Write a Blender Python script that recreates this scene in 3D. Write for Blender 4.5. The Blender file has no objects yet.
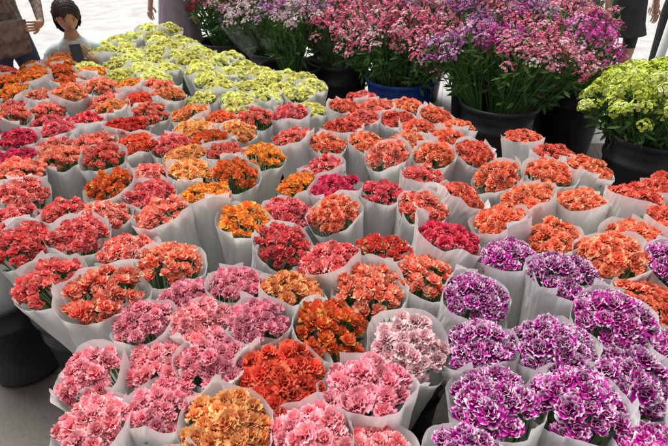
import bpy, math, random
import numpy as np
from mathutils import Vector, Matrix
R=math.radians
random.seed(5)
rg=np.random.default_rng(7)
col=bpy.context.collection

# ---------------- materials ----------------
def newmat(name):
    m=bpy.data.materials.new(name); m.use_nodes=True
    nt=m.node_tree; nt.nodes.clear()
    out=nt.nodes.new('ShaderNodeOutputMaterial')
    return m,nt,out
def N(nt,t,**k):
    n=nt.nodes.new(t)
    for a,b in k.items(): setattr(n,a,b)
    return n
def mix(nt,fac,a,b,mode='MIX'):
    n=nt.nodes.new('ShaderNodeMix'); n.data_type='RGBA'; n.blend_type=mode
    for i,v in ((0,fac),(6,a),(7,b)):
        if hasattr(v,'links') or hasattr(v,'is_linked'): nt.links.new(v,n.inputs[i])
        elif i==0: n.inputs[0].default_value=v
        else: n.inputs[i].default_value=(*v,1)
    return n.outputs[2]
def mth(nt,op,a,b=0.0,c=None,clamp=False):
    n=nt.nodes.new('ShaderNodeMath'); n.operation=op; n.use_clamp=clamp
    for i,v in enumerate((a,b,c)):
        if v is None: continue
        if hasattr(v,'is_linked'): nt.links.new(v,n.inputs[i])
        else: n.inputs[i].default_value=v
    return n.outputs[0]
def noise(nt,scale,detail=3,coord='Object'):
    tc=N(nt,'ShaderNodeTexCoord'); n=N(nt,'ShaderNodeTexNoise')
    n.inputs['Scale'].default_value=scale; n.inputs['Detail'].default_value=detail
    nt.links.new(tc.outputs[coord],n.inputs['Vector']); return n.outputs['Fac']
def plain(name,c,rough=.6,var=.15,scale=8,bump=0,c2=None,spec=.4,metal=0):
    m,nt,out=newmat(name)
    b=N(nt,'ShaderNodeBsdfPrincipled'); b.inputs['Roughness'].default_value=rough
    b.inputs['Specular IOR Level'].default_value=spec; b.inputs['Metallic'].default_value=metal
    f=noise(nt,scale)
    f2=mth(nt,'MULTIPLY_ADD',f,2.4,-.7,clamp=True)
    lo=tuple(x*(1-var) for x in c); hi=c2 if c2 else tuple(min(1,x*(1+var)) for x in c)
    nt.links.new(mix(nt,f2,lo,hi),b.inputs['Base Color'])
    if bump:
        bp=N(nt,'ShaderNodeBump'); bp.inputs['Strength'].default_value=bump; bp.inputs['Distance'].default_value=.01
        nt.links.new(noise(nt,scale*6),bp.inputs['Height']); nt.links.new(bp.outputs[0],b.inputs['Normal'])
    nt.links.new(b.outputs[0],out.inputs[0]); return m
def leafmat(name,a,b2):
    m,nt,out=newmat(name)
    at=N(nt,'ShaderNodeAttribute',attribute_name='pc'); sep=N(nt,'ShaderNodeSeparateColor'); nt.links.new(at.outputs['Color'],sep.inputs[0])
    b=N(nt,'ShaderNodeBsdfDiffuse'); nt.links.new(mix(nt,sep.outputs[1],a,b2),b.inputs['Color']); nt.links.new(b.outputs[0],out.inputs[0]); return m

def petalmat(name,base,tip,alt,altamt=.35,edge=.6,hv=.02):
    """base colour deep in petal, tip colour at ruffled rim, alt = streak colour"""
    m,nt,out=newmat(name)
    at=N(nt,'ShaderNodeAttribute',attribute_name='pc')
    sep=N(nt,'ShaderNodeSeparateColor'); nt.links.new(at.outputs['Color'],sep.inputs[0])
    oi=N(nt,'ShaderNodeObjectInfo')
    t=sep.outputs[0]
    ramp=mth(nt,'MULTIPLY_ADD',t,1/(1-edge+.05),-edge/(1-edge+.05),clamp=True)
    c=mix(nt,ramp,base,tip)
    k=mth(nt,'ADD',sep.outputs[2],mth(nt,'MULTIPLY_ADD',oi.outputs['Random'],.3,-.15))
    k=mth(nt,'MULTIPLY_ADD',k,5,-5*(1-altamt),clamp=True)
    c=mix(nt,k,c,alt)
    val=mth(nt,'MULTIPLY_ADD',sep.outputs[1],.36,.82)
    val=mth(nt,'MULTIPLY',val,mth(nt,'MULTIPLY_ADD',sep.outputs[2],.18,.90))
    val=mth(nt,'MULTIPLY',val,mth(nt,'MULTIPLY_ADD',oi.outputs['Random'],.2,.9))
    hs=N(nt,'ShaderNodeHueSaturation'); nt.links.new(c,hs.inputs['Color']); nt.links.new(val,hs.inputs['Value'])
    nt.links.new(mth(nt,'MULTIPLY_ADD',oi.outputs['Random'],hv,.5-hv/2),hs.inputs['Hue'])
    b=N(nt,'ShaderNodeBsdfDiffuse'); nt.links.new(hs.outputs[0],b.inputs['Color'])
    tr=N(nt,'ShaderNodeBsdfTranslucent'); nt.links.new(hs.outputs[0],tr.inputs[0])
    mx=N(nt,'ShaderNodeMixShader'); mx.inputs[0].default_value=.28
    nt.links.new(b.outputs[0],mx.inputs[1]); nt.links.new(tr.outputs[0],mx.inputs[2]); nt.links.new(mx.outputs[0],out.inputs[0])
    return m
PM={
'P':('pink_carnation_bouquet',petalmat('petal_pink',(.84,.15,.23),(.95,.40,.46),(.96,.56,.58),.28,.3)),
'L':('pale_pink_carnation_bouquet',petalmat('petal_pale',(.80,.26,.34),(.95,.66,.66),(.95,.84,.76),.4,.3)),
'T':('orange_carnation_bouquet',petalmat('petal_orange',(.90,.25,.07),(.95,.42,.17),(.95,.58,.25),.38,.4)),
'S':('scarlet_carnation_bouquet',petalmat('petal_scarlet',(.78,.06,.03),(.92,.17,.09),(.92,.30,.15),.3,.5)),
'Y':('yellow_red_carnation_bouquet',petalmat('petal_yellowred',(.92,.48,.09),(.86,.13,.06),(.95,.62,.15),.40,.45)),
'D':('crimson_carnation_bouquet',petalmat('petal_crimson',(.64,.018,.06),(.86,.09,.16),(.9,.26,.28),.30,.5)),
'R':('red_carnation_bouquet',petalmat('petal_red',(.80,.06,.07),(.92,.22,.19),(.95,.50,.43),.40,.5,.03)),
'C':('coral_carnation_bouquet',petalmat('petal_coral',(.84,.09,.07),(.93,.26,.19),(.95,.46,.35),.38,.5)),
'O':('orange_red_carnation_bouquet',petalmat('petal_orangered',(.80,.08,.04),(.93,.25,.14),(.95,.44,.29),.38,.4)),
'B':('salmon_carnation_bouquet',petalmat('petal_salmon',(.84,.08,.07),(.94,.30,.20),(.95,.60,.42),.42,.6)),
'G':('red_green_carnation_bouquet',petalmat('petal_redgreen',(.80,.06,.05),(.90,.18,.12),(.78,.70,.30),.38,.6)),
'V':('purple_white_carnation_bouquet',petalmat('petal_purplewhite',(.44,.010,.28),(.97,.86,.92),(.58,.03,.38),.28,.82,.012)),
'W':('yellow_carnation_bouquet',petalmat('petal_yellow',(.82,.81,.11),(.91,.90,.30),(.94,.94,.58),.35,.4)),
}
green=leafmat('stem_green',(.08,.17,.05),(.15,.27,.09))
leafm=leafmat('leaf_green',(.045,.11,.03),(.12,.21,.07))
# paper
m,nt,out=newmat('wrapping_paper')
oi=N(nt,'ShaderNodeObjectInfo')
at=N(nt,'ShaderNodeAttribute',attribute_name='pc'); sep=N(nt,'ShaderNodeSeparateColor'); nt.links.new(at.outputs['Color'],sep.inputs[0])
c=mix(nt,sep.outputs[1],(.87,.87,.85),(.94,.94,.92))
hs=N(nt,'ShaderNodeHueSaturation'); nt.links.new(c,hs.inputs['Color'])
nt.links.new(mth(nt,'MULTIPLY_ADD',oi.outputs['Random'],.08,.94),hs.inputs['Value'])
b=N(nt,'ShaderNodeBsdfDiffuse'); nt.links.new(hs.outputs[0],b.inputs['Color'])
tr=N(nt,'ShaderNodeBsdfTranslucent'); nt.links.new(hs.outputs[0],tr.inputs[0])
mx=N(nt,'ShaderNodeMixShader'); mx.inputs[0].default_value=.36
nt.links.new(b.outputs[0],mx.inputs[1]); nt.links.new(tr.outputs[0],mx.inputs[2]); nt.links.new(mx.outputs[0],out.inputs[0])
paper=m
# cellophane
m,nt,out=newmat('cellophane')
g=N(nt,'ShaderNodeBsdfGlossy'); g.inputs['Roughness'].default_value=.15
t=N(nt,'ShaderNodeBsdfTransparent'); t.inputs[0].default_value=(.96,.97,.97,1)
lw=N(nt,'ShaderNodeLayerWeight'); lw.inputs[0].default_value=.25
mx=N(nt,'ShaderNodeMixShader')
nt.links.new(mth(nt,'MULTIPLY_ADD',lw.outputs['Fresnel'],.6,.08,clamp=True),mx.inputs[0])
nt.links.new(t.outputs[0],mx.inputs[1]); nt.links.new(g.outputs[0],mx.inputs[2]); nt.links.new(mx.outputs[0],out.inputs[0])
cello=m

# ---------------- flower heads ----------------
def head(kind):
    V=[];F=[];C=[]
    if kind=='open':   n,L,W0,J,K=26,.0182,.0108,3,6
    elif kind=='bud':  n,L,W0,J,K=18,.0245,.0088,3,4
    elif kind=='shag': n,L,W0,J,K=24,.0166,.0090,3,5
    else:              n,L,W0,J,K=24,.0205,.0108,4,6   # purple, looser
    hr=rg.random()
    for i in range(n):
        q=(i+.5)/n
        phi=i*2.39996+rg.normal()*.15
        if kind=='open': e0=R(92-70*q); cur=R(34)*(.5+q)
        elif kind=='bud': e0=R(92-38*q); cur=R(34)*(.2+q)
        else: e0=R(92-70*q); cur=R(34)*(.4+q)
        Lp=L*(.95+.1*q)*(1+rg.normal()*.08) if kind!='bud' else L*(1.05-.25*q)*(1+rg.normal()*.08)
        pr=rg.random(); tw=rg.normal()*.25
        base=len(V); rho=.0015+.003*q; z=0
        ca,sa=math.cos(phi),math.sin(phi)
        for j in range(J+1):
            s=j/J; e=e0-cur*s*s
            if j: rho+=Lp/J*math.cos(e); z+=Lp/J*math.sin(e)
            if kind=='bud': w=W0*(.45+.9*s-.85*s**4)
            else: w=W0*(.25+.80*s-.08*s**4)
            for k in range(K):
                a=-1+2*k/(K-1)
                ruf=(.0027 if kind!='bud' else .0018)*s*s*(1 if k%2 else -1)+rg.normal()*.0009*s+tw*a*w*s
                tip=(rg.normal()*.0009+(.0011 if k%2 else -.0006)-.0022*a*a)*(s==1)
                cup=-.45*w*a*a
                rr=rho+tip*math.cos(e)+cup*math.sin(e)-ruf*math.sin(e)
                zz=z+tip*math.sin(e)+ruf*math.cos(e)-cup*.5*math.cos(e)
                x=a*w
                V.append((rr*ca-x*sa,rr*sa+x*ca,zz))
                C.append((s+rg.normal()*.12+.10*abs(a)-.04,hr,min(1,max(0,pr+rg.normal()*.13)),1))
        for j in range(J):
            for k in range(K-1):
                p=base+j*K+k; F.append((p,p+1,p+K+1,p+K))
    return np.array(V),F,np.array(C),hr
HEADS={k:[head(k) for _ in range(4)] for k in('open','bud','shag','loose')}

def basis(d,spin):
    z=Vector(d).normalized(); x=Vector((1,0,.01)).cross(z).normalized(); y=z.cross(x)
    M=np.array([x,y,z]).T; c,s=math.cos(spin),math.sin(spin)
    return M@np.array([[c,-s,0],[s,c,0],[0,0,1]])

class MB:
    def __init__(s): s.V=[];s.F=[];s.C=[];s.M=[];s.n=0
    def add(s,V,F,C,mi):
        V=np.asarray(V,float); s.V.append(V); s.F+= [tuple(i+s.n for i in f) for f in F]
        if C is None: C=np.tile((.5,rg.random(),.5,1),(len(V),1))
        s.C.append(C); s.M+=[mi]*len(F); s.n+=len(V)
    def mesh(s,name,mats,smooth=None):
        me=bpy.data.meshes.new(name); V=np.concatenate(s.V)
        me.from_pydata(V.tolist(),[],s.F)
        a=me.color_attributes.new('pc','FLOAT_COLOR','POINT')
        a.data.foreach_set('color',np.concatenate(s.C).astype(np.float32).ravel())
        for m in mats: me.materials.append(m)
        me.polygons.foreach_set('material_index',s.M)
        if smooth is not None: me.polygons.foreach_set('use_smooth',[m in smooth for m in s.M])
        me.update(); return me
def tube(p0,p1,r0,r1,n=5):
    p0=np.array(p0);p1=np.array(p1);B=basis(p1-p0,0);V=[];F=[]
    for p,r in((p0,r0),(p1,r1)):
        for i in range(n):
            a=6.2832*i/n; V.append(p+B@np.array((r*math.cos(a),r*math.sin(a),0)))
    for i in range(n): F.append((i,(i+1)%n,n+(i+1)%n,n+i))
    return V,F

LEN=.50
def paper_geo(hood,drop):
    n=72;m=15;turn=2*math.pi*1.13;th0=rg.random()*6.28;hd=R(80)+rg.normal()*.5
    nf=15; fn=rg.normal(size=nf); V=[];F=[]
    p3=rg.random()*6.28; el=rg.random()*3.14
    rim=rg.normal(size=nf)*.007; fine=rg.normal(size=n+1)
    cr=[(rg.random()*6.28,rg.random(),rg.normal()*2.5,rg.choice((-1,1))) for _ in range(9)]
    for i in range(n+1):
        u=i/n; th=th0+turn*u
        fr=(th%6.2832)/6.2832*nf; a=int(fr)%nf; fa=fr-int(fr)
        nz=fn[a]*(1-fa)+fn[(a+1)%nf]*fa; rz=rim[a]*(1-fa)+rim[(a+1)%nf]*fa
        top=.008+rz+hood*max(0,math.cos(th-hd))**1.5-drop*max(0,math.cos(th-hd+3.14))**2+.006*math.sin(3*th+p3)
        if u<.1: top+= (.1-u)*.18
        if u>.9: top+= (u-.9)*.24
        for j in range(m+1):
            v=j/m; zz=-LEN+(top+LEN)*v
            r=.038+(.0965-.038)*(v**.85)+.005*max(0,v-.85)/.15
            r*=1+.04*nz*(.3+.7*v)
            r*=1+.04*math.cos(2*(th-el))*v
            for (ct,cv,sl_,sg) in cr:
                dd=((th-ct-sl_*(v-cv)+3.1416)%6.2832)-3.1416
                r+=sg*.0028*max(0,1-abs(dd)/.22)*max(0,1-abs(v-cv)/.45)
            r+= .0035*u + .0009*rg.normal()*v+.0008*fine[i]*v
            V.append((r*math.cos(th),r*math.sin(th),zz))
    for i in range(n):
        for j in range(m):
            p=i*(m+1)+j; F.append((p,p+m+1,p+m+2,p+1))
    C=np.tile((.5,.5,.5,1),(len(V),1)); C[:,1]=np.clip(.5+.25*rg.normal(size=len(V)),0,1)
    return V,F,C
def bouquet(kind,count,hood,drop,i,rad=.083,hs=1.0,dome=.026,low=.006):
    B=MB(); V,F,Cp=paper_geo(hood,drop); B.add(V,F,Cp,0)
    for k in range(count):
        q=math.sqrt((k+.5)/count); a=k*2.39996+rg.normal()*.16
        r=rad*q*(1+rg.normal()*.03)
        z=dome*(1-q*q)+rg.normal()*.006-low
        x,y=r*math.cos(a),r*math.sin(a)
        d=np.array((x*6,y*6,1.0))+rg.normal(size=3)*.18
        if kind=='bud': d=np.array((x*4,y*4,1.0))+rg.normal(size=3)*.16
        HV,HF,HC,hr=HEADS[kind][rg.integers(4)]
        sc=hs*(1+rg.normal()*.11); M=basis(d,rg.random()*6.28)
        P=np.array((x,y,z))
        Cc=HC.copy(); Cc[:,1]=rg.random()
        HP=(M@(HV*sc).T).T+P
        # the paper holds the outer petals in
        lim=np.where(HP[:,2]<.012,.090,.099+(HP[:,2]-.012)*.3); rr=np.hypot(HP[:,0],HP[:,1])
        f=np.where(rr>lim,(lim+(rr-lim)*.15)/np.maximum(rr,1e-6),1); HP[:,0]*=f; HP[:,1]*=f
        B.add(HP,HF,Cc,1)
        dn=d/np.linalg.norm(d); c0=P-dn*.022
        V,F=tube(c0,P+dn*.005,.004,.0070,6); B.add(V,F,None,2)
        V,F=tube((x*.25,y*.25,-.3),c0,.0022,.0022,3); B.add(V,F,None,2)
    for k in range(22):
        a=rg.random()*6.28;r=rad*math.sqrt(rg.random())*.9
        p=np.array((r*math.cos(a),r*math.sin(a),-.052)); d=np.array((math.cos(a)*.3,math.sin(a)*.3,1))+rg.normal(size=3)*.25
        M=basis(d,rg.random()*6.28); w=.004;l=.055
        V=[p+M@np.array(q) for q in((-w,0,0),(w,0,0),(w*1.2,.004,l*.6),(-w*1.2,.004,l*.6),(0,.012,l))]
        B.add(V,[(0,1,2,3),(3,2,4)],None,2)
    return B.mesh('bouquet_mesh_%s_%d'%(kind,i),[paper,PM['P'][1],green],smooth=(1,))
MESH={'open':[bouquet('open',30,.012,.008,i,dome=.036,hs=1.06) for i in range(6)],
      'tall':[bouquet('open',30,.045,.012,i+10,dome=.032,hs=1.06) for i in range(2)],
      'dense':[bouquet('shag',40,.012,.006,i,dome=.036,rad=.085,hs=1.04) for i in range(6)],
      'purple':[bouquet('loose',26,.010,.012,i+10,dome=.052,rad=.085,hs=1.10) for i in range(5)],
      'bud':[bouquet('bud',40,.014,.012,i,dome=.032,low=.008,rad=.085,hs=1.06) for i in range(5)]}
KIND={'P':'open','L':'open','T':'open','S':'dense','Y':'bud','D':'open','R':'open','C':'dense','O':'dense','B':'bud','G':'bud','V':'purple','W':'open'}

# ---------------- stall plan (metres, x right, y away) ----------------
plan="""P,-.475,.743,.87;P,-.352,.749,.88;T,-.215,.728,1.0;P,-.065,.712,1.0;P,.046,.688,.75;P,.087,.797,1.1;S,-.110,.858,1.18;P,-.294,.894,.9;P,-.430,.909,.85;P,-.543,.855,.85
P,-.500,1.025,.87;P,-.343,1.028,.88;P,-.206,1.03,.9;Y,-.021,.995,1.1;P,-.423,1.148,.87;P,-.284,1.188,.87;T,-.132,1.156,1.0;L,.194,.896,1.05
D,.004,1.796,1.05;R,.192,1.788,.95;C,.329,1.664,1;R,.361,1.88,.95;O,.497,1.756,1;O,.586,1.559,1;O,.724,1.694,1;O,.925,1.70,1;O,1.125,1.694,1.05;O,1.19,1.53,1;O,.772,1.452,1.1;O,1.021,1.462,1.1;O,.877,1.342,1.1;O,.908,1.157,1.1
R,-.168,1.415,1;R,-.175,1.635,1;Y,-.297,1.586,1;Y,-.483,1.709,1;Y,-.400,1.899,1;Y,-.148,1.855,.85;R,-.046,1.973,.95;R,-.019,1.30,1.05;G,.159,1.381,1;B,.254,1.21,1.05;B,.098,1.152,1.12;D,.374,1.427,1.15
V,.675,1.202,1.12;V,.566,1.342,1;V,.365,1.088,1.0;V,.323,.942,1.0;V,.761,1.025,1.08;V,.565,.928,1.08;V,.402,.811,1.08;V,.692,.828,1.08;V,.545,.752,1.05;V,.862,.945,1;V,.78,.737,1;V,.633,.66,1
B,-.540,1.331,1.08;R,-.706,1.398,1;B,-.646,1.139,1.18;R,-.848,1.225,1.1;R,-.842,1.42,1;R,-.974,1.41,1;R,-1.108,1.559,1;R,-.995,1.62,.95;R,-.857,1.62,.95;R,-.611,1.586,1.05;R,-.708,1.756,1;Y,-.875,1.81,1
P,-.255,.56,1;P,-.12,.55,1;P,.012,.55,1;L,.145,.56,1;V,.28,.55,1;V,.41,.54,1;V,.54,.53,1"""
L=[]
for e in plan.replace('\n',';').split(';'):
    a=e.split(','); L.append([float(a[1]),float(a[2]),a[0],float(a[3])])
stall=[(-2.64,2.95),(-2.196,3.425),(-1.96,3.70),(-1.85,3.95),(-1.70,4.875),(-1.45,4.875),(-1.004,4.166),(-.153,3.291),(-.024,3.03),(.20,2.86),(.52,2.72),(.898,2.353),(1.042,1.992),(1.364,1.9),(1.795,1.756),(1.35,.5),(.3,.5),(.3,1.15),(-.65,1.17),(-.865,1.2),(-1.165,1.45),(-2.1,2.0)]
yel=[(-1.86,3.62),(-2.195,5.144),(-1.585,5.144),(-1.0,4.335),(-.026,3.357),(-.086,2.671),(-.583,2.671),(-.886,3.0),(-1.4,3.35)]
def inside(x,y,P):
    c=False
    for i in range(len(P)):
        x1,y1=P[i];x2,y2=P[i-1]
        if (y1>y)!=(y2>y) and x<(x2-x1)*(y-y1)/(y2-y1)+x1:c=not c
    return c
sp=.181; y=.5; r=0
while y<5.2:
    x=-3.2+(r%2)*sp/2
    while x<2.3:
        xx=x+random.uniform(-.025,.025);yy=y+random.uniform(-.025,.025)
        if inside(xx,yy,stall) and all((xx-a[0])**2+(yy-a[1])**2>.156**2 for a in L):
            if inside(xx,yy,yel):t='W'
            elif x>-.07*y and y>1.4: t=random.choice('OOOOC')
            elif x>.25: t='V'
            elif x<-.48*y and y<2.75: t=random.choice('DDRRRB')
            elif y>2.9: t=random.choice('YYTB')
            elif y>1.9: t=random.choice('YYTTBSR')
            else: t=random.choice('RRBY')
            L.append([xx,yy,t,random.uniform(.94,1.06)])
        x+=sp
    y+=sp*.88;r+=1
L0=[(a[0],a[1]) for a in L]
for it in range(60):
    for i in range(len(L)):
        for j in range(i):
            a,b=L[i],L[j];dx=a[0]-b[0];dy=a[1]-b[1]
            if abs(dx)>.25 or abs(dy)>.25: continue
            d=math.hypot(dx,dy)+1e-6; m=.174*(a[3]+b[3])/2
            if d<m:
                k=(m-d)/d*.4
                a[0]+=dx*k;a[1]+=dy*k;b[0]-=dx*k;b[1]-=dy*k
    if it<50:
        for a,o in zip(L,L0): a[0]+=(o[0]-a[0])*.12; a[1]+=(o[1]-a[1])*.12
def kmeans(P,k,it=25):
    P=np.array(P); C=P[rg.choice(len(P),k,replace=False)]
    for _ in range(it):
        l=((P[:,None]-C[None])**2).sum(-1).argmin(1)
        for i in range(k):
            if (l==i).any(): C[i]=P[l==i].mean(0)
    return C,l
C,lab=kmeans([(a[0],a[1]) for a in L],len(L)//5)
for i,(x,y,t,s) in enumerate(L):
    k=KIND[t]
    if t=='D' and s>1.1: k='tall'
    if t=='O' and random.random()<.3: k='open'
    if t=='R' and random.random()<.35: k='bud'
    me=random.choice(MESH[k])
    name,pm=PM[t]
    o=bpy.data.objects.new(name,me); col.objects.link(o)
    o.material_slots[1].link='OBJECT'; o.material_slots[1].material=pm
    cx,cy=C[lab[i]]
    top=Vector((x,y,.75+random.uniform(-.022,.022)))
    bot=Vector((cx+(x-cx)*.52,cy+(y-cy)*.52,.27))
    d=(top-bot).normalized()+Vector((random.gauss(0,.05),random.gauss(0,.05),0))
    q=d.to_track_quat('Z','Y'); M=q.to_matrix().to_4x4()@Matrix.Rotation(random.gauss(0,.7),4,'Z')
    o.matrix_world=Matrix.Translation(top)@M@Matrix.Diagonal((s,s,max(s,.95),1))

# ---------------- buckets ----------------
def lathe(prof,n=40,name='m'):
    V=[];F=[]
    for r,z in prof:
        for i in range(n):
            a=6.2832*i/n; V.append((r*math.cos(a),r*math.sin(a),z))
    for j in range(len(prof)-1):
        for i in range(n):
            F.append((j*n+i,j*n+(i+1)%n,(j+1)*n+(i+1)%n,(j+1)*n+i))
    F.append(tuple(reversed(range(n))))
    me=bpy.data.meshes.new(name); me.from_pydata(V,[],F); me.polygons.foreach_set('use_smooth',[True]*len(F)); 
    me.update(); return me
def bucketmesh(r,h,m):
    p=[(r*.78,0.004),(r*.8,.02),(r*.93,h*.72),(r*.97,h*.725),(r*.975,h*.76),(r*.94,h*.765),(r*.98,h*.95),(r*1.05,h*.955),(r*1.06,h),(r*.99,h),(r*.96,h*.95),(r*.77,.03),(.001,.028)]
    me=lathe(p,name='bucket'); me.materials.append(m); return me
blackp=plain('black_plastic',(.022,.022,.024),.4,.3,6,.1,c2=(.05,.048,.045))
bluep=plain('blue_plastic',(.02,.08,.38),.4,.3,6,.1)
bm1=bucketmesh(.17,.42,blackp)
for i,c in enumerate(C):
    o=bpy.data.objects.new('black_bucket',bm1); o.location=(c[0],c[1],.004); col.objects.link(o)

# ---------------- spray flower bushes ----------------
def bushmat(name,a,b,cc):
    m,nt,out=newmat(name)
    at=N(nt,'ShaderNodeAttribute',attribute_name='pc'); sep=N(nt,'ShaderNodeSeparateColor'); nt.links.new(at.outputs['Color'],sep.inputs[0])
    oi=N(nt,'ShaderNodeObjectInfo')
    k=mth(nt,'MULTIPLY_ADD',sep.outputs[1],3,-1,clamp=True)
    c=mix(nt,k,a,b); k2=mth(nt,'MULTIPLY_ADD',sep.outputs[2],8,-6.4,clamp=True); c=mix(nt,k2,c,cc)
    v=mth(nt,'MULTIPLY',mth(nt,'MULTIPLY_ADD',sep.outputs[0],.5,.68),mth(nt,'MULTIPLY_ADD',oi.outputs['Random'],.3,.82))
    hs=N(nt,'ShaderNodeHueSaturation'); nt.links.new(c,hs.inputs['Color']); nt.links.new(v,hs.inputs['Value'])
    b=N(nt,'ShaderNodeBsdfDiffuse'); nt.links.new(hs.outputs[0],b.inputs['Color']); nt.links.new(b.outputs[0],out.inputs[0])
    return m
BM={'mag':bushmat('spray_magenta',(.48,.03,.26),(.70,.16,.46),(.85,.50,.68)),
'pink':bushmat('spray_pink',(.76,.16,.30),(.86,.38,.48),(.92,.72,.72)),
'mau':bushmat('spray_mauve',(.42,.12,.36),(.62,.32,.55),(.84,.66,.76)),
'ora':bushmat('spray_orange',(.84,.32,.14),(.86,.32,.30),(.90,.64,.30)),
'red':bushmat('spray_darkred',(.36,.02,.07),(.58,.07,.17),(.75,.30,.36)),
'pale':bushmat('spray_pale',(.76,.56,.62),(.84,.72,.72),(.75,.36,.50)),
'lime':bushmat('spray_lime',(.50,.60,.08),(.68,.75,.16),(.82,.86,.38))}
def bush(i,sleeve,dense=False):
    B=MB()
    subs=[]; ns=24 if dense else 20
    for k in range(ns):
        q=math.sqrt((k+.5)/ns); a=k*2.4+rg.normal()*.25
        subs.append((np.array((.175*q*math.cos(a),.175*q*math.sin(a),.07*(1-q*q)+rg.normal()*(.018 if dense else .030))),rg.random(),rg.random()))
    for c,g,bb in subs:
        for k in range(42 if dense else 31):
            d=rg.normal(size=3); d/=np.linalg.norm(d); d[2]=abs(d[2])*1.0-.10
            sp_=.040 if dense else .048
            p=c+d*np.array((sp_,sp_,sp_*.95))*((.8+.2*rg.random()) if dense else (.55+.5*rg.random())); M=basis(d+np.array((0,0,.3 if dense else .5)),rg.random()*6.28)
            V=[];F=[]; r=(.0088 if dense else .0080)*(.6+.7*rg.random()); tn=rg.random()
            for lay in range(2):
                n=5; rr=r*(1-.4*lay); el=.25+.6*lay
                for j in range(n):
                    a=6.2832*(j+lay*.5)/n; b0=len(V)
                    for (u,v) in((.15,0),(.75,-.55),(1.0,0),(.75,.55)):
                        x=rr*u; yy=rr*v; zz=rr*u*el
                        V.append(p+M@np.array((x*math.cos(a)-yy*math.sin(a),x*math.sin(a)+yy*math.cos(a),zz)))
                    F.append((b0,b0+1,b0+2,b0+3))
            B.add(V,F,np.tile((tn,min(1,max(0,g+rg.normal()*.1)),bb if rg.random()<.8 else rg.random(),1),(len(V),1)),0)
        V,F=tube((c[0]*.15,c[1]*.15,-.42),c-np.array((0,0,.01)),.004,.0025,4); B.add(V,F,None,1)
        for k in range(8 if dense else 10):
            s=.35+(.58 if dense else .68)*rg.random(); p=np.array((c[0]*(.15+.85*s),c[1]*(.15+.85*s),-.42+(.42+c[2])*s))
            d=np.array((c[0]*5,c[1]*5,.5))+rg.normal(size=3)*.6; M=basis(d,rg.random()*6.28); l=.055+.03*rg.random();w=.010
            V=[p+M@np.array(q) for q in((0,0,0),(w,.004,l*.4),(w*.7,.01,l*.75),(0,.016,l),(-w*.7,.01,l*.75),(-w,.004,l*.4))]
            B.add(V,[(0,1,2,3),(0,3,4,5)],None,2)
    if sleeve:
        n=36;mm=5;V=[];F=[];fn=rg.normal(size=12)
        for i2 in range(n):
            th=6.2832*i2/n; fr=i2/n*12; a=int(fr); nz=fn[a]*(1-fr+a)+fn[(a+1)%12]*(fr-a)
            for j in range(mm):
                v=j/(mm-1); r=(.06+.165*v**.8)*(1+.06*nz*v+.01*rg.normal())
                V.append((r*math.cos(th),r*math.sin(th),-.42+(.45+.02*nz)*v))
        for i2 in range(n):
            for j in range(mm-1):
                p=i2*mm+j;q=((i2+1)%n)*mm+j; F.append((p,q,q+1,p+1))
        B.add(V,F,None,3)
    return B.mesh('spray_mesh_%d'%i,[BM['mag'],green,leafm,cello])
BMESH=[bush(i,i<1) for i in range(6)]
LM=[bush(i+20,False,True) for i in range(3)]
disp=[(-1.15,4.75),(-.55,4.3),(-.1,3.85),(.15,3.62),(.65,3.42),(1.05,3.12),(1.35,2.95),(1.5,3.25),(1.95,3.55),(2.05,4.1),(2.3,5.3),(-1.3,5.5)]
Bp=[];y=2.9;r=0;sp=.28
while y<5.5:
    x=-1.5+(r%2)*sp/2
    while x<2.5:
        xx=x+random.uniform(-.05,.05);yy=y+random.uniform(-.05,.05)
        if inside(xx,yy,disp):
            a=random.random()
            if yy>4.5: t='pale' if xx<-.4 and a<.6 else ('mau' if a<.35 else 'pink' if a<.8 else 'red')
            elif xx<.2: t='ora' if a<.25 else 'pink' if a<.6 else 'mau' if a<.85 else 'pale'
            elif xx<.75: t='red' if a<.25 else 'mau' if a<.55 else 'pink'
            else: t='mag' if a<.5 else 'pink' if a<.75 else 'mau'
            Bp.append((xx,yy,t))
        x+=sp
    y+=sp*.87;r+=1
lime=[(1.54,2.80),(1.80,2.66),(1.70,2.98),(2.0,2.85),(2.1,2.62),(1.60,2.60),(1.95,3.08),(2.2,2.95)]
for q in lime: Bp.append((*q,'lime'))
pts=[(a,b) for a,b,_ in Bp]
nl=len(Bp)-len(lime)
C2,lab2=kmeans(pts[:nl],max(2,nl//5))
C2=list(C2)+[np.array((1.84,2.80))]; lab2=list(lab2)+[len(C2)-1]*len(lime)
BH=.58
bb=bucketmesh(.25,BH,blackp); bb2=bucketmesh(.25,BH,bluep)
nb=min(range(len(C2)),key=lambda i:(C2[i][0]-.60)**2+(C2[i][1]-3.5)**2)
for i,c in enumerate(C2):
    o=bpy.data.objects.new('blue_bucket' if i==nb else 'black_bucket',bb2 if i==nb else bb); o.location=(c[0],c[1],.004); col.objects.link(o)
nm={'mag':'magenta_spray_flowers','pink':'pink_spray_flowers','mau':'mauve_spray_flowers','ora':'orange_spray_flowers','red':'dark_red_spray_flowers','pale':'pale_spray_flowers','lime':'lime_chrysanthemum_bunch'}
for i,(x,y,t) in enumerate(Bp):
    o=bpy.data.objects.new(nm[t],random.choice(LM if t=='lime' else BMESH)); col.objects.link(o)
    o.material_slots[0].link='OBJECT'; o.material_slots[0].material=BM[t]
    cx,cy=C2[lab2[i]]
    top=Vector((x,y,(.89 if t!='lime' else .81)+random.uniform(-.05,.05)))
    bot=Vector((cx+(x-cx)*.35,cy+(y-cy)*.35,.44))
    d=(top-bot).normalized(); M=d.to_track_quat('Z','Y').to_matrix().to_4x4()@Matrix.Rotation(random.random()*6.28,4,'Z')
    o.matrix_world=Matrix.Translation(top)@M@Matrix.Scale(random.uniform(1.0,1.18),4)

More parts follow.
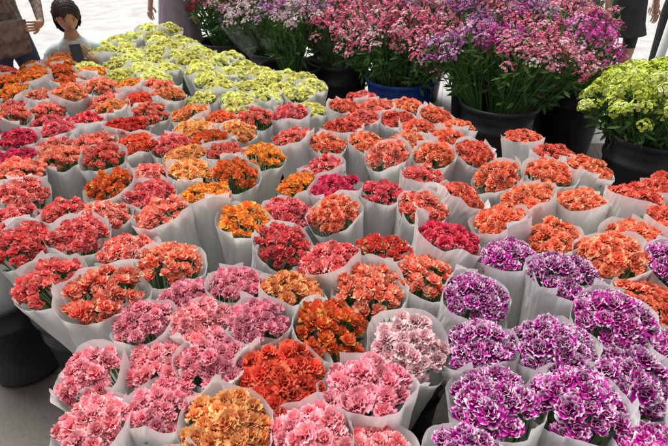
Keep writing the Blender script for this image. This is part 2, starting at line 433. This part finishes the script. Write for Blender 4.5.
# ---------------- ground ----------------
def sheet(name,x0,x1,y0,y1,z,mat):
    me=bpy.data.meshes.new(name); me.from_pydata([(x0,y0,z),(x1,y0,z),(x1,y1,z),(x0,y1,z)],[],[(0,1,2,3)])
    me.materials.append(mat); o=bpy.data.objects.new(name,me); col.objects.link(o); return o
def tiles(name,c1,c2,mc,w,rough):
    m,nt,out=newmat(name); tc=N(nt,'ShaderNodeTexCoord'); mp=N(nt,'ShaderNodeMapping'); mp.inputs['Rotation'].default_value=(0,0,R(12))
    br=N(nt,'ShaderNodeTexBrick'); br.offset=0; br.inputs['Scale'].default_value=1; br.inputs['Mortar Size'].default_value=.005
    br.inputs['Brick Width'].default_value=w; br.inputs['Row Height'].default_value=w
    br.inputs['Color1'].default_value=(*c1,1); br.inputs['Color2'].default_value=(*c2,1); br.inputs['Mortar'].default_value=(*mc,1)
    nt.links.new(tc.outputs['Object'],mp.inputs[0]); nt.links.new(mp.outputs[0],br.inputs['Vector'])
    f=noise(nt,3,6); c=mix(nt,mth(nt,'MULTIPLY_ADD',f,2.2,-.75,clamp=True),br.outputs['Color'],tuple(x*.6 for x in c1))
    f2=noise(nt,26,5); c=mix(nt,mth(nt,'MULTIPLY_ADD',f2,6,-3.7,clamp=True),c,tuple(x*.45 for x in c1))
    b=N(nt,'ShaderNodeBsdfPrincipled'); b.inputs['Roughness'].default_value=rough; nt.links.new(c,b.inputs['Base Color'])
    bp=N(nt,'ShaderNodeBump'); bp.inputs['Strength'].default_value=.4; bp.inputs['Distance'].default_value=.005
    nt.links.new(noise(nt,60,3),bp.inputs['Height']); nt.links.new(bp.outputs[0],b.inputs['Normal'])
    nt.links.new(b.outputs[0],out.inputs[0]); return m
sheet('ground',-300,300,-300,300,-.004,plain('ground_concrete',(.42,.41,.39),.85,.12,.6))
sheet('tiled_floor',-6,6,-4,4.0,0,tiles('floor_tiles_painted_shade',(.15,.13,.11),(.18,.155,.13),(.06,.05,.045),.42,.55))  # interior shade around the stalls is put into the dark tile colour
sheet('pavement',-12,12,4.0,16,.0,tiles('pavement_slabs_painted_light',(.54,.53,.51),(.58,.57,.55),(.30,.29,.28),.6,.8))  # outdoor brightness beyond the stalls is put into the paler slab colour

# ---------------- people ----------------
skin=plain('skin',(.50,.28,.19),.5,.08,20); hairm=plain('hair',(.03,.02,.015),.5,.4,60); 
eyew=plain('eye_white',(.45,.42,.38),.3,.02); lip=plain('lips',(.40,.15,.12),.5,.05); dark=plain('dark_iris',(.02,.012,.01),.3,.05)
shoe=plain('shoe_leather',(.03,.025,.02),.5,.2)
def skinmesh(name,J,E,parent,mats,elabel,root=0,sub=2):
    me=bpy.data.meshes.new(name); me.from_pydata([j[0] for j in J],E,[])
    o=bpy.data.objects.new(name,me); col.objects.link(o)
    o.modifiers.new('s','SKIN'); sd=me.skin_vertices[0].data
    for i,j in enumerate(J): sd[i].radius=(j[1],j[2]); sd[i].use_root=(i==root)
    mo=o.modifiers.new('u','SUBSURF'); mo.levels=sub; mo.render_levels=sub
    dg=bpy.context.evaluated_depsgraph_get(); ev=o.evaluated_get(dg); nm_=bpy.data.meshes.new_from_object(ev)
    o.modifiers.clear(); o.data=nm_
    for m in mats: nm_.materials.append(m)
    P=[Vector(j[0]) for j in J]
    for p in nm_.polygons:
        c=p.center; best=(9,0)
        for k,(a,b) in enumerate(E):
            ab=P[b]-P[a]; t=max(0,min(1,(c-P[a]).dot(ab)/max(1e-9,ab.length_squared)))
            d=(c-(P[a]+ab*t)).length-(J[a][1]*(1-t)+J[b][1]*t)
            if d<best[0]: best=(d,elabel[k])
        p.material_index=best[1]; p.use_smooth=True
    o.parent=parent; return o
def headmesh(parent,pos,face,tilt,hairlen):
    import bmesh
    M=Matrix.Translation(pos)@Matrix.Rotation(face,4,'Z')@Matrix.Rotation(tilt,4,'X')
    bm=bmesh.new(); bmesh.ops.create_uvsphere(bm,u_segments=32,v_segments=24,radius=1)
    for v in bm.verts:
        x,y,z=v.co
        w=.074*(1 if z>0 else 1-.32*(-z)**1.5); 
        v.co=Vector((x*w,y*.092*(1 if z>0 else 1-.15*(-z)),z*.112))
        if y<0:
            n=math.exp(-((x/.16)**2+((z+.16)/.2)**2)); v.co.y-=.022*n
            for sx in(-.4,.4):
                v.co.y+=.010*math.exp(-(((x-sx)/.2)**2+((z-.05)/.13)**2))
            v.co.y-=.006*math.exp(-((x/.3)**2+((z+.48)/.10)**2))
            v.co.y-=.008*math.exp(-((x/.3)**2+((z+.85)/.2)**2))
    me=bpy.data.meshes.new('head'); bm.to_mesh(me); bm.free(); me.materials.append(skin)
    me.polygons.foreach_set('use_smooth',[True]*len(me.polygons))
    o=bpy.data.objects.new('head',me); col.objects.link(o); o.matrix_world=M; o.parent=parent
    def blob(nm2,p,s,m,rot=0):
        bm=bmesh.new(); bmesh.ops.create_uvsphere(bm,u_segments=16,v_segments=10,radius=1)
        me=bpy.data.meshes.new(nm2); bm.to_mesh(me); bm.free(); me.materials.append(m); me.polygons.foreach_set('use_smooth',[True]*len(me.polygons))
        b=bpy.data.objects.new(nm2,me); col.objects.link(b); b.matrix_world=M@Matrix.Translation(p)@Matrix.Diagonal((*s,1)); b.parent=parent
    for s in(-1,1):
        blob('eye',(s*.03,-.0735,.006),(.011,.008,.0045),eyew); blob('iris',(s*.03,-.0805,.006),(.0045,.0025,.004),dark)
        blob('eyebrow',(s*.03,-.0815,.022),(.013,.0035,.0018),hairm); blob('ear',(s*.074,.005,-.005),(.009,.018,.03),skin)
    blob('mouth',(0,-.089,-.052),(.019,.006,.005),lip)
    bm=bmesh.new(); bmesh.ops.create_uvsphere(bm,u_segments=56,v_segments=36,radius=1)
    dele=[]
    for v in bm.verts:
        x,y,z=v.co
        if y<-.2 and z<.46+.10*math.sin(x*7)-.45*abs(x) : dele.append(v); continue
        if y<.1 and z<-.15 and abs(x)<.8: dele.append(v); continue
        k=1+.03*math.sin(x*46+z*9)+.03*math.sin(y*31+z*5); v.co=Vector((x*.092*k,y*.110*k+.006,z*.128*k))
        if z<0: v.co.z=z*(hairlen); 
    bmesh.ops.delete(bm,geom=dele,context='VERTS')
    me=bpy.data.meshes.new('hair'); bm.to_mesh(me); bm.free(); me.materials.append(hairm)
    me.polygons.foreach_set('use_smooth',[True]*len(me.polygons))
    h=bpy.data.objects.new('hair',me); col.objects.link(h); h.matrix_world=M; h.parent=parent
    sm=h.modifiers.new('t','SOLIDIFY'); sm.thickness=.008
def fingers(parent,wrist,palm):
    w=Vector(wrist);p=Vector(palm);d=(p-w).normalized(); s=d.cross(Vector((0,1,.2))).normalized()
    n=s.cross(d); J=[];E=[]
    for k,l in enumerate((.062,.072,.068,.054)):
        b=p+s*(.027-.018*k)-d*.01; i=len(J)
        J+= [(tuple(b),.0085,.0085),(tuple(b+d*l*.5+n*.006),.008,.008),(tuple(b+d*l*.85+n*.02),.007,.007),(tuple(b+d*l*1.05+n*.035),.006,.006)]
        E+= [(i,i+1),(i+1,i+2),(i+2,i+3)]
        skinmesh('finger_%d'%(k+1),J,E,parent,[skin],[0]*3,0,1); J=[];E=[]
    b=w+d*.035+s*.025
    skinmesh('thumb',[(tuple(b),.011,.011),(tuple(b+s*.022+d*.02+n*.006),.010,.010),(tuple(b+s*.03+d*.045+n*.015),.008,.008)],[(0,1),(1,2)],parent,[skin],[0,0],0,1)
def person(name,loc,yaw,top,bottom,arms,legs,lean=(0,0),hip=.92,short_sleeve=True,hairlen=.16,skirt=None,tilt=0,headyaw=0,tall=1.0,neck=.17):
    e=bpy.data.objects.new(name,None); col.objects.link(e)
    Hh=hip; lx,ly=lean
    J=[((0,0,Hh),.15,.11),((lx*.3,ly*.3,Hh+.16*tall),.125,.095),((lx*.75,ly*.75,Hh+.36*tall),.155,.105),((lx*.95,ly*.95,Hh+.47*tall),.09,.075),((lx,ly-.01,Hh+.55*tall),.05,.05),((lx,ly-.02,Hh+.55*tall+.07),.048,.05)]
    E=[(0,1),(1,2),(2,3),(3,4),(4,5)]; lb=[0,0,0,2,2]
    for s,(el,wr,pa) in arms.items():
        k=1 if s=='l' else -1; i=len(J)
        J+= [((lx*.95+k*.165,ly*.95,Hh+.44*tall),.058,.058),(el,.042,.042),(wr,.026,.024),(pa,.040,.016)]
        E+= [(3,i),(i,i+1),(i+1,i+2),(i+2,i+3)]; lb+=[0,0,2 if short_sleeve else 0,2]
    for s,(kn,an,to) in legs.items():
        k=1 if s=='l' else -1; i=len(J)
        J+= [((k*.09,0,Hh-.07),.095,.095),(kn,.062,.062),(an,.040,.042),(to,.035,.03)]
        E+= [(0,i),(i,i+1),(i+1,i+2),(i+2,i+3)]; lb+=[1,1,1 if skirt is None else 2,3]
    skinmesh('body',J,E,e,[top,bottom,skin,shoe],lb)
    for s,(el,wr,pa) in arms.items(): fingers(e,wr,pa)
    headmesh(e,Vector((lx,ly-.03,Hh+.55*tall+neck)),headyaw,tilt,hairlen)
    if skirt:
        n=48;V=[];F=[];pr=[(.135,Hh+.12),(.165,Hh),(.20,Hh-.2),(.24,skirt)]
        for r,z in pr:
            for i in range(n):
                a=6.2832*i/n; q=r*(1+.05*math.sin(a*9)*(Hh+.12-z)); V.append((q*math.cos(a),q*.8*math.sin(a),z))
        for j in range(3):
            for i in range(n): F.append((j*n+i,j*n+(i+1)%n,(j+1)*n+(i+1)%n,(j+1)*n+i))
        me=bpy.data.meshes.new('skirt'); me.from_pydata(V,[],F); me.polygons.foreach_set('use_smooth',[True]*len(F)); me.materials.append(bottom)
        o=bpy.data.objects.new('skirt',me); col.objects.link(o); o.parent=e
    e.location=loc; e.rotation_euler=(0,0,yaw); return e
def stand_legs(st=.1): return {'l':((.10,-.02-st*.5,.50),(.10,-st*.6,.09),(.10,-st*.6-.13,.035)),'r':((-.10,st*.4,.50),(-.10,st+.05,.09),(-.10,st-.08,.035))}
def hang(): return {'l':((.24,.02,1.12),(.25,-.06,.87),(.25,-.09,.79)),'r':((-.24,.02,1.12),(-.25,-.06,.87),(-.25,-.09,.79))}
lightblue=plain('light_blue_cotton',(.45,.58,.62),.8,.25,14,.2,c2=(.78,.82,.82)); denim=plain('denim',(.06,.08,.13),.8,.2,30,.3)
brownpat=plain('brown_print',(.16,.09,.06),.8,.3,35,.2,c2=(.35,.27,.22)); greyp=plain('grey_mauve_dress',(.24,.19,.23),.8,.15,10,.2)
blackc=plain('black_cotton',(.03,.03,.035),.8,.3,10,.2); whitec=plain('white_cotton',(.65,.64,.62),.8,.1,10,.2)
def box(nm2,c,s,m,par=None,rot=None):
    import bmesh
    bm=bmesh.new(); bmesh.ops.create_cube(bm,size=1)
    for v in bm.verts: v.co=Vector((v.co.x*s[0],v.co.y*s[1],v.co.z*s[2]))
    bmesh.ops.bevel(bm,geom=bm.edges[:],offset=min(s)*.15,segments=2,affect='EDGES')
    me=bpy.data.meshes.new(nm2); bm.to_mesh(me); bm.free(); me.materials.append(m)
    o=bpy.data.objects.new(nm2,me); col.objects.link(o); o.location=c
    if rot: o.rotation_euler=rot
    if par: o.parent=par
    return o
# woman sitting on a low stool, leaning forward, looking down at the phone she holds up
sw=person('seated_woman',(-1.96,4.08,0),R(20),lightblue,denim,
  {'l':((.25,-.26,.56),(.13,-.40,.74),(.085,-.42,.80)),'r':((-.25,-.26,.54),(-.12,-.40,.68),(-.06,-.43,.72))},
  {'l':((.14,-.38,.45),(.14,-.34,.09),(.14,-.47,.035)),'r':((-.14,-.38,.45),(-.14,-.32,.09),(-.14,-.45,.035))},
  lean=(0,-.18),hip=.36,hairlen=.15,tilt=R(20),headyaw=R(12),tall=.93,neck=.145)
phm=plain('phone_case',(.04,.04,.05),.3,.1,5)
box('phone',(.03,-.452,.80),(.072,.010,.145),phm,sw,(R(-20),0,R(8)))
st=bpy.data.objects.new('wooden_stool',None); col.objects.link(st)
wood=plain('stool_wood',(.22,.12,.06),.6,.3,15)
box('seat',(0,0,.235),(.34,.30,.03),wood,st)
for i,(a,b_) in enumerate(((-1,-1),(1,-1),(-1,1),(1,1))): box('leg_%d'%i,(a*.13,b_*.11,.11),(.035,.035,.22),wood,st)
st.location=(-1.96,4.08,0); st.rotation_euler=(0,0,R(20))
person('standing_shopper',(-2.25,3.70,0),R(60),brownpat,denim,{'l':((.25,-.05,1.13),(.14,-.22,1.00),(.07,-.26,1.0)),'r':((-.25,0,1.12),(-.26,-.10,.87),(-.26,-.13,.79))},stand_legs(),short_sleeve=False)
bag=bpy.data.objects.new('shoulder_bag',None); col.objects.link(bag)
bagm=plain('bag_canvas',(.16,.11,.08),.7,.35,20,.3,c2=(.30,.25,.22))
box('bag_body',(0,0,0),(.26,.09,.22),bagm,bag); box('flap',(0,-.052,.05),(.25,.015,.12),bagm,bag)
for k,s in enumerate((-1,1)):
    V,F=tube((s*.11,0,.10),(0,.03,.52),.011,.011,6); me=bpy.data.meshes.new('strap'); me.from_pydata([tuple(v) for v in V],[],F); me.materials.append(bagm); o=bpy.data.objects.new('strap_%d'%k,me); col.objects.link(o); o.parent=bag
bag.location=(-2.16,3.56,.93); bag.rotation_euler=(0,0,R(60))
person('walking_person',(-1.50,5.30,0),R(-20),greyp,greyp,hang(),stand_legs(.2),skirt=.45)
person('woman_in_skirt',(2.75,5.2,0),R(10),blackc,blackc,hang(),stand_legs(.05),skirt=.62)
person('shopper_in_dark_trousers',(3.45,5.5,0),R(-30),whitec,blackc,hang(),stand_legs(.15))
pole=bpy.data.objects.new('canopy_pole',None); col.objects.link(pole)
pw=plain('white_paint',(.80,.80,.79),.4,.05)
def child_tube(nm2,a,b_,r0,r1,m,par,n=20):
    V,F=tube(a,b_,r0,r1,n); F.append(tuple(range(n,2*n))); me=bpy.data.meshes.new(nm2); me.from_pydata([tuple(v) for v in V],[],F); me.polygons.foreach_set('use_smooth',[len(f)==4 for f in F]); me.materials.append(m)
    o=bpy.data.objects.new(nm2,me); col.objects.link(o); o.parent=par
child_tube('post',(0,0,.02),(.04,0,2.6),.028,.028,pw,pole); child_tube('foot',(0,0,.0),(0,0,.02),.09,.09,pw,pole); child_tube('collar',(.0015,0,.1),(.003,0,.2),.036,.036,pw,pole)
pole.location=(2.22,3.62,0)

# ---------------- camera, light ----------------
cam=bpy.data.cameras.new('camera'); co=bpy.data.objects.new('camera',cam); col.objects.link(co)
cam.lens=28; cam.sensor_width=36; cam.clip_end=1000; co.location=(0,0,1.72); co.rotation_euler=(R(58),0,0)
bpy.context.scene.camera=co
w=bpy.data.worlds.new('World'); bpy.context.scene.world=w; w.use_nodes=True; nt=w.node_tree
bg=nt.nodes['Background']; sky=nt.nodes.new('ShaderNodeTexSky'); sky.sky_type='NISHITA'; sky.sun_disc=False
EL=R(64); AZ=R(-35)
sky.sun_elevation=EL; sky.sun_rotation=AZ; sky.dust_density=5; sky.air_density=.9
hs=nt.nodes.new('ShaderNodeHueSaturation'); hs.inputs['Saturation'].default_value=.2
nt.links.new(sky.outputs[0],hs.inputs['Color']); nt.links.new(hs.outputs[0],bg.inputs[0]); bg.inputs[1].default_value=.15
sl=bpy.data.lights.new('sun','SUN'); sl.energy=3.4; sl.angle=R(45); sl.color=(1,.97,.93)
so=bpy.data.objects.new('sun',sl); col.objects.link(so)
dv=Vector((math.sin(AZ)*math.cos(EL),math.cos(AZ)*math.cos(EL),math.sin(EL)))
so.rotation_euler=dv.to_track_quat('Z','Y').to_euler()
s=bpy.context.scene; s.view_settings.view_transform='Standard'; s.view_settings.look='None'; s.view_settings.exposure=0
